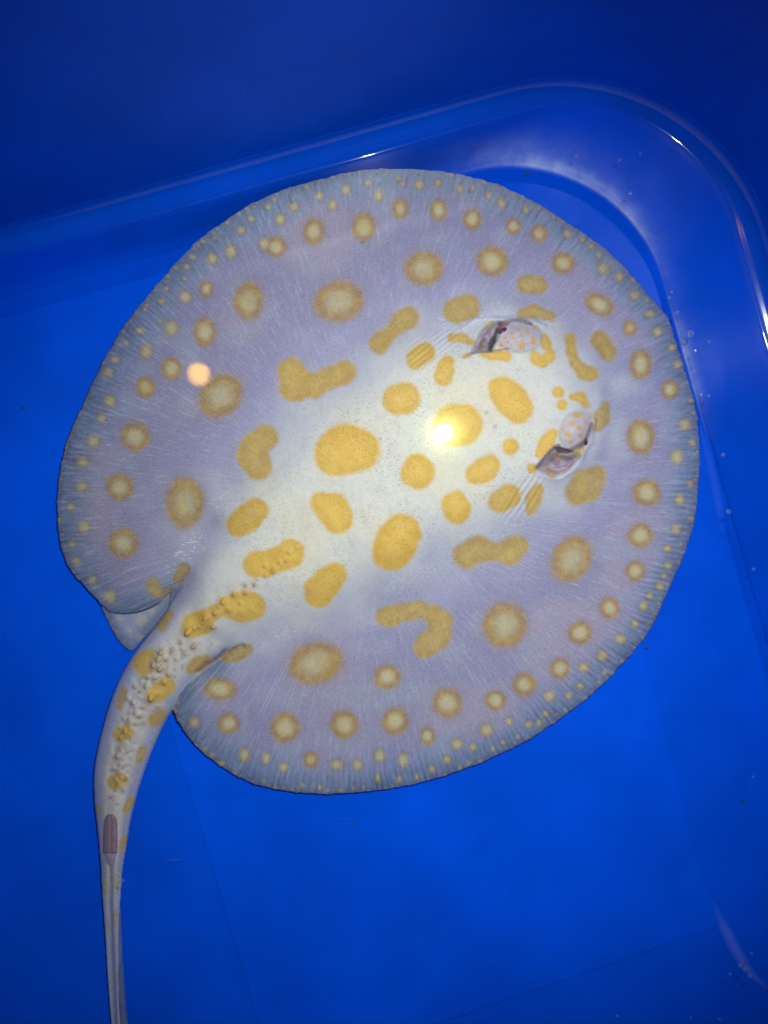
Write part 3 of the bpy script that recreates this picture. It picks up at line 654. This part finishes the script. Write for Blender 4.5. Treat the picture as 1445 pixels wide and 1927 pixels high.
for tu, tv, tr, tk in THL:
    i_, j_ = int((tv-vg[0])/STEP), int((tu-ug[0])/STEP); ss = (slice(i_-14, i_+15), slice(j_-14, j_+15)); rr_ = np.hypot(UU[ss]-tu, VV[ss]-tv)
    C[ss] = mixc(C[ss], rgb(.70, .44, .10) if tk == 'y' else rgb(.60, .50, .34), np.exp(-(rr_/(tr*1.5))**2)*.7)
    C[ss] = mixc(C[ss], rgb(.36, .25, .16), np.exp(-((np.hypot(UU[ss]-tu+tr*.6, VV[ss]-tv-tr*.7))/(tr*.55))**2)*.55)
# wrinkled streaks on spots
for wv in (w1, w2, w3): C = C*(1+.14*wv[..., None])
C = C*(1-.22*smooth(560, 130, UU)[..., None]*(1-tailness[..., None]))  # left side darkened in the pigment, for the fall-off of the torch
C = np.clip(C, 0, .95)
alpha = np.where(tailness > .5, 1.0, .74+.26*smooth(2, 46, dDv))
alpha = np.where(d < 1, .8, alpha)

def build_field(name, U, V, Zt, used_, cells, dist, Cc, Al, coordv, parent, mats, zbot=0.0022, slope=1.3, bottom=True):
    idx = -np.ones(U.shape, int); n = used_.sum(); idx[used_] = np.arange(n)
    u, v, z, dd = U[used_], V[used_], Zt[used_], dist[used_]
    top = np.column_stack([(u-CX)/F*(H-z), -(v-CY)/F*(H-z), z])
    ci = np.argwhere(cells); a = idx[ci[:, 0], ci[:, 1]]; b = idx[ci[:, 0], ci[:, 1]+1]; c = idx[ci[:, 0]+1, ci[:, 1]+1]; e = idx[ci[:, 0]+1, ci[:, 1]]
    Qt = np.column_stack([a, e, c, b])
    col = np.column_stack([Cc[used_], Al[used_]]); co = coordv[used_]
    Vall = top; Qall = Qt; ca, cb = col, co; sp0 = spotm[used_] if U.shape == spotm.shape else np.zeros(n); sa = sp0
    if bottom:
        inner = dd > 0; bi = np.arange(n).copy(); nb = inner.sum(); bi[inner] = n+np.arange(nb)
        zb0 = zbot[used_] if isinstance(zbot, np.ndarray) else zbot
        zb = np.minimum(np.maximum(zb0, z-slope*dd/F*H), z-1e-5)
        bot = top[inner].copy(); bot[:, 2] = zb[inner]
        Qb = bi[Qt][:, ::-1]
        same = (Qb == Qt[:, ::-1]).all(1); Qb = Qb[~same]
        Vall = np.vstack([top, bot]); Qall = np.vstack([Qt, Qb])
        cbm = col[inner].copy(); cbm[:, :3] = cbm[:, :3]*.2+.6
        ca = np.vstack([col, cbm]); cb = np.vstack([co, co[inner]]); sa = np.concatenate([sp0, sp0[inner]])
    # drop degenerate cells (all four corners snapped)
    return mesh_np(name, Vall, Qall, mats, parent, {'pigment': ('FLOAT_COLOR', ca), 'fin_coord': ('FLOAT_COLOR', cb), 'spot': ('FLOAT', sa)})

ray = bpy.data.objects.new('stingray', None); link(ray)
tag(ray, 'pale lavender freshwater stingray with yellow ringed spots resting on the blue tub floor', 'stingray')
coordv = np.stack([np.cos(theta), np.sin(theta), np.clip(dDv/85, 0, 8), np.maximum(core, tailness)], -1)
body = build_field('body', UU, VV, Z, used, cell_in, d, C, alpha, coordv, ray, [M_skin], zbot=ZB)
def zat(u, v):
    i = int(round((v-vg[0])/STEP)); j = int(round((u-ug[0])/STEP)); return float(Z[i, j])

# ---- smaller fins as their own plates
def plate(name, outline, zf, cf, af, step=2.0, parent=ray):
    out = catmull(outline, 5); u = np.arange(out[:, 0].min()-4, out[:, 0].max()+5, step); v = np.arange(out[:, 1].min()-4, out[:, 1].max()+5, step)
    U, V = np.meshgrid(u, v); dd, bx, by = poly_sdf(U, V, out); ins = dd > 0
    cl = ins[:-1, :-1] | ins[1:, :-1] | ins[:-1, 1:] | ins[1:, 1:]; us = np.zeros_like(ins)
    us[:-1, :-1] |= cl; us[1:, :-1] |= cl; us[:-1, 1:] |= cl; us[1:, 1:] |= cl
    rm = us & ~ins; U = np.where(rm, bx, U); V = np.where(rm, by, V); dd = np.where(rm, 0, dd)
    th = np.arctan2(V-1090, U-360)
    return build_field(name, U, V, zf(U, V, dd), us, cl, dd, cf(U, V, dd), af(U, V, dd), np.stack([np.cos(th*1.5), np.sin(th*1.5), np.clip(dd/30, 0, 3), np.zeros(U.shape)], -1), parent, [M_skin], zbot=0.0012)
def pel_col(U, V, dd):
    c = np.zeros(U.shape+(3,)); c[:] = rgb(.30, .36, .56)
    c = mixc(c, rgb(.12, .20, .38), smooth(26, 0, dd))
    for x, y, r in ((266,1166,12),(225,1164,7),(244,1186,5),(262,1198,8),(214,1170,3),(222,1188,3),(236,1207,3),(286,1150,8)):
        c = mixc(c, rgb(.50, .48, .42), smooth(r+4, r-5, np.hypot(U-x, V-y))*.75)
    return c
plate('pelvic_fin', [(192,1138),(198,1158),(204,1170),(208,1180),(214,1190),(220,1201),(229,1211),(238,1220),(250,1224),(268,1206),(300,1172),(335,1125),(320,1095),(260,1110),(215,1120)],
      lambda U, V, dd: 0.0026+0.0014*np.sqrt(np.clip(dd/12, 0, 1)), pel_col, lambda U, V, dd: .60+.38*smooth(0, 30, dd))
plate('tail_fin', [(226,1700),(229,1740),(231,1790),(235,1850),(239,1905),(244,1962),(230,1965),(226,1900),(222,1850),(221,1780),(222,1730)],
      lambda U, V, dd: 0.0030+0.0005*np.sqrt(np.clip(dd/8, 0, 1)), lambda U, V, dd: mixc(np.zeros(U.shape+(3,))+rgb(.10, .22, .42), rgb(.3, .4, .6), smooth(0, 8, dd)*.3), lambda U, V, dd: U*0+.42)

# ---- sting: flat blade lying in its groove on the tail
def grid_obj(name, f, nu, nv, mat, parent, closed_u=False):
    V = [f(i/nu if closed_u else i/(nu-1), j/(nv-1)) for j in range(nv) for i in range(nu)]
    Q = []
    for j in range(nv-1):
        for i in range(nu if closed_u else nu-1):
            i2 = (i+1) % nu; Q.append((j*nu+i, j*nu+i2, (j+1)*nu+i2, (j+1)*nu+i))
    return mesh_np(name, V, Q, [mat], parent)
M_sting = simple('sting_sheath', (.33, .22, .25), .4, .25, 500)
M_thorn = simple('thorn_skin', (.50, .41, .30), .5, .3, 600, dark=.55)
M_thorn_y = simple('thorn_yellow', (.68, .42, .08), .5, .4, 600, dark=.6)
def sting(s, t):
    v = 1530+t*78; wd = 13.2*math.sqrt(max(0, 1-max(0, (.30-t)/.30)**2))*(1-.0*t) if t < .3 else 13.2+1.0*(t-.3)
    if t > .96: wd *= .93
    c = np.interp(v, [1500, 1530, 1600, 1610], [212, 209, 208, 208]); x = (s*2-1); h = .0015*math.sqrt(max(0, 1-x*x))-0.0009*math.exp(-(x/.10)**2)
    if t in (0, 1): h = -.002
    return P(c+x*wd, v, zat(c+x*wd*.8, v)+h-.0002)
st_ = grid_obj('tail_sting', sting, 17, 30, M_sting, ray)
# point of the sting
def point(s, t):
    v = 1606+t*62; wd = 9.5*(1-t)**1.1+1.1; c = np.interp(v, [1600, 1640, 1670], [208, 211, 211]); x = s*2-1
    return P(c+x*wd, v, zat(c, v)+.0012*(1-x*x)-.0002)
grid_obj('sting_tip', point, 9, 16, simple('sting_tip', (.40, .36, .46), .45, .3, 500), st_)

# ---- thorns on the tail midline
def thorn_mesh(name, mat):
    V = []; n = 8; lv = [(1.0, 0, 0), (.80, .28, .05), (.50, .62, .18), (.22, .90, .38), (.0, 1.0, .52)]
    for r, z, off in lv[:-1]:
        for i in range(n):
            a = 2*math.pi*i/n; V.append((r*math.cos(a)-off, r*.8*math.sin(a), z))
    V.append((-.52, 0, 1.0)); Q = []
    for k_ in range(3):
        for i in range(n):
            j_ = (i+1) % n; Q.append((k_*n+i, k_*n+j_, (k_+1)*n+j_, (k_+1)*n+i))
    me = bpy.data.meshes.new(name)
    me.from_pydata(V, [], Q+[(3*n+i, 3*n+(i+1) % n, 4*n) for i in range(n)]); me.materials.append(mat)
    for p_ in me.polygons: p_.use_smooth = True
    return me
th_w, th_y = thorn_mesh('thorn', M_thorn), thorn_mesh('thorn', M_thorn_y)

for s_ in TH.replace('\n', '').split(';'):
    u, v, r, kd = s_.split(','); u, v, r = float(u), float(v), float(r)
    o = bpy.data.objects.new('thorn', th_y if kd == 'y' else th_w); z = zat(u, v)
    tcx = np.interp(v, [1100, 1200, 1300, 1400, 1500], [450, 340, 268, 238, 219])
    x, y, _ = P(u, v, z); o.location = (x, y, z-.0009)
    m_ = r/F*(H-z)
    dirn = math.atan2(-1, -.8 if v < 1250 else -.15)
    o.rotation_euler = (random.uniform(-.2, .2), random.uniform(-.2, .2), dirn+math.pi+random.uniform(-.3, .3)); o.scale = (m_*1.25, m_*1.1, m_*random.uniform(.65, .9))
    link(o, ray)

# ---- eyeballs under their lids, and spiracle flaps
tm = NT('eyeball'); bs = tm.n('BsdfPrincipled', {'Base Color': (.10, .035, .03, 1), 'Roughness': .12}); M_eye = tm.surf(bs.outputs[0])
for (u, v, ang) in ((946, 622, 35), (1100, 829, -60)):
    z = zat(u, v)+.0004
    def eb(s, t, u=u, v=v, z=z, ang=ang):
        a = 2*math.pi*s; ph = math.pi*t; c_, s_2 = math.cos(R(ang)), math.sin(R(ang)); x = .0034*math.sin(ph)*math.cos(a); y = .0019*math.sin(ph)*math.sin(a)
        X, Y, _ = P(u, v, z); return (X+x*c_-y*s_2, Y+x*s_2+y*c_, z-.0010+.0016*math.cos(ph))
    e_ = grid_obj('eye', eb, 16, 9, M_eye, ray, closed_u=True)
M_flap = simple('spiracle_flap', (.44, .34, .43), .4, .3, 500)
for pts in ([(896,655),(901,640),(909,626),(920,617)], [(1032,878),(1046,884),(1062,880),(1078,868)]):
    c_ = catmull(pts, 5, closed=False); n_ = len(c_)
    def fl(s, t, c_=c_, n_=n_):
        i_ = min(int(t*(n_-1)), n_-1); u, v = c_[i_]; wd = 5.5*math.sin(math.pi*min(max(t, .05), .95)); x = s*2-1
        dx, dy = c_[min(i_+1, n_-1)]-c_[max(i_-1, 0)]; L = math.hypot(dx, dy)
        uu, vv = u-dy/L*x*wd, v+dx/L*x*wd
        return P(uu, vv, zat(u, v)+.0018*(1-x*x)*math.sin(math.pi*t)-.0003)
    grid_obj('spiracle_flap', fl, 9, 16, M_flap, ray)

# ------------------------------------------------------------------ bubbles and specks
tb = NT('bubble_film')
lw = tb.n('LayerWeight', {0: .35})
gb = tb.n('BsdfGlossy', {'Roughness': .04, 'Color': (1, 1, 1, 1)}); db = tb.n('BsdfDiffuse', {'Color': (.75, .85, 1, 1)}); tt = tb.n('BsdfTransparent')
m1 = tb.n('MixShader', {0: .35, 1: gb.outputs[0], 2: db.outputs[0]}); m2 = tb.n('MixShader', {0: tb.math('MULTIPLY_ADD', lw.outputs['Facing'], 1.5, .12, clamp=True), 1: tt.outputs[0], 2: m1.outputs[0]})
M_bub = tb.surf(m2.outputs[0])
def dome(name, mat, n=14, rings=6):
    V = [(math.cos(2*math.pi*i/n)*math.cos(math.pi/2*k_/rings), math.sin(2*math.pi*i/n)*math.cos(math.pi/2*k_/rings), math.sin(math.pi/2*k_/rings)) for k_ in range(rings) for i in range(n)]+[(0, 0, 1)]
    Fc = [(k_*n+i, k_*n+(i+1) % n, (k_+1)*n+(i+1) % n, (k_+1)*n+i) for k_ in range(rings-1) for i in range(n)]+[((rings-1)*n+i, (rings-1)*n+(i+1) % n, rings*n) for i in range(n)]
    me = bpy.data.meshes.new(name); me.from_pydata(V, [], Fc); me.materials.append(mat)
    for p_ in me.polygons: p_.use_smooth = True
    return me
bub = dome('bubble', M_bub)
BUBS = [(1299,1915,1.8,'small bubble at the very bottom, left of the lower right corner'),(1353,1918,1.8,'small bubble at the very bottom near the lower right corner'),(711,326,2,'leftmost tiny bubble over the top edge of the disc'),(1204,289,2,'small bubble between the white corner streak and the bright rim glint'),(1299,628,6,'largest bubble beside the right tub wall, touching two smaller ones'),(1285,642,3.5,'small bubble just left below the largest bubble by the disc edge'),(1334,643,2.5,'small bubble alone right of the largest bubble'),
 (1273,589,3.4,'oval bubble above the largest bubble near the right disc edge'),(1263,549,2.2,'upper of two close bubbles above the oval bubble at right'),(1259,560,2.6,'lower of two close bubbles above the oval bubble at right'),
 (1290,659,2.6,'bubble hugging the disc edge under the largest bubble'),(1307,660,2.8,'bubble under and slightly right of the largest bubble'),(1306,699,3,'crescent bubble right of the disc edge below the largest bubble'),
 (1084,294,3,'clear bubble above the bright white streak in the corner'),(1150,357,2.6,'bubble on the outer side of the white corner streak, nearer the stingray'),(1185,364,3,'bubble right of the white corner streak'),(1165,301,2.2,'small bubble high above the white corner streak'),
 (1384,372,3,'lone bubble high on the right beside the dark tub wall'),(1360,856,3,'crescent bubble off the right disc edge at eye level of the stingray'),(1370,963,3.6,'crescent bright bubble floating alone at mid height near the right border'),
 (1333,745,2.6,'right one of two small bubbles below the crescent bubble at the disc edge'),(1318,743,2,'left one of two small bubbles below the crescent bubble at the disc edge'),(1417,1071,2.5,'faint bubble near the right border below the disc equator'),
 (791,324,2.6,'tiny bubble over the top edge of the disc, right of centre'),(717,343,2.6,'tiny bubble over the top edge of the disc beside small pale spots'),
 (1391,1817,3.2,'upper left bubble of the cluster in the lower right corner'),(1400,1824,2.6,'middle bubble of the cluster in the lower right corner'),(1410,1837,3,'lowest bubble of the cluster in the lower right corner'),(1373,1833,2.2,'bubble left of the lower right corner cluster'),(1413,1794,2.2,'bubble above the lower right corner cluster'),
 (1161,1912,2.4,'bubble at the bottom border right of centre'),(1416,1462,2.2,'small bubble near the right border over open floor'),(232,1657,2.4,'tiny white bubble touching the right side of the tail whip'),(411,347,2.6,'tiny bubble near the upper left tub wall above the stingray')]
for u, v, r, l in BUBS:
    o = bpy.data.objects.new('bubble', bub); o.location = P(u, v, WZ+.0002); s_ = 1.1*r/F*(H-WZ); o.scale = (s_*random.uniform(.9, 1.2), s_, s_*.8); o.rotation_euler = (0, 0, random.random()*6)
    link(o); tag(o, l, 'bubble', 'bubbles floating on the water')
M_speck = simple('debris', (.05, .09, .05), .7, .3, 800)
def flake(name, u, v, wpx, hpx, ang, label, cat='debris', z=.0022):
    me = bpy.data.meshes.new(name); n = 9; rr = [random.uniform(.7, 1.15) for _ in range(n)]
    a_ = [(rr[i]*math.cos(2*math.pi*i/n), rr[i]*math.sin(2*math.pi*i/n)) for i in range(n)]
    V = [(x, y, 0) for x, y in a_]+[(x*.7, y*.7, .5) for x, y in a_]+[(0, 0, .6)]
    me.from_pydata(V, [], [(i, (i+1) % n, n+(i+1) % n, n+i) for i in range(n)]+[(n+i, n+(i+1) % n, 2*n) for i in range(n)]); me.materials.append(M_speck)
    o = bpy.data.objects.new(name, me); o.location = P(u, v, z); s_ = (H-z)/F; o.scale = (wpx*s_, hpx*s_, hpx*s_); o.rotation_euler = (0, 0, R(ang)); link(o); tag(o, label, cat); return o
flake('leaf_fragment', 992, 328, 4.6, 2.8, 15, 'tiny dark green leaf fragment on the floor beside the rounded tub corner')
flake('debris_speck', 45, 766, 4.2, 2.0, -35, 'tiny dark speck on the blue floor at the left edge')
flake('debris_speck', 664, 1553, 2.2, 2.0, 0, 'dark dot on the blue floor below the lower edge of the disc')
flake('debris_speck', 1217, 1219, 3.0, 2.4, 0, 'dark dot just off the lower right edge of the disc')
flake('debris_speck', 1371, 914, 2.2, 2.2, 0, 'faint dark dot on the floor near the right border')
flake('debris_speck', 1397, 1507, 2.6, 2.6, 0, 'dark dot on the open blue floor in the lower right')

# ------------------------------------------------------------------ ceiling bulb seen mirrored in the water
tl = NT('bulb_glow'); em = tl.n('Emission', {0: (1.0, .47, .0, 1), 1: 52.0}); M_bulb = tl.surf(em.outputs[0])
hL = 2.0; lx, ly, _ = P(374, 704, WZ); kf = (H-WZ+hL)/(H-WZ)
bulb = bpy.data.objects.new('ceiling_bulb', None); bulb.location = (lx*kf, ly*kf, WZ+hL); link(bulb); tag(bulb, 'warm round bulb on the ceiling mirrored as an orange disc in the water', 'lamp')
def bl(s, t): a = 2*math.pi*s; ph = math.pi*t; return (.033*math.sin(ph)*math.cos(a), .033*math.sin(ph)*math.sin(a), .033*math.cos(ph))
grid_obj('bulb_globe', bl, 48, 25, M_bulb, bulb, closed_u=True)
def bc(s, t): a = 2*math.pi*s; return (.018*math.cos(a), .018*math.sin(a), .030+.05*t)
grid_obj('socket', bc, 18, 3, simple('socket_plastic', (.5, .5, .5)), bulb, closed_u=True)
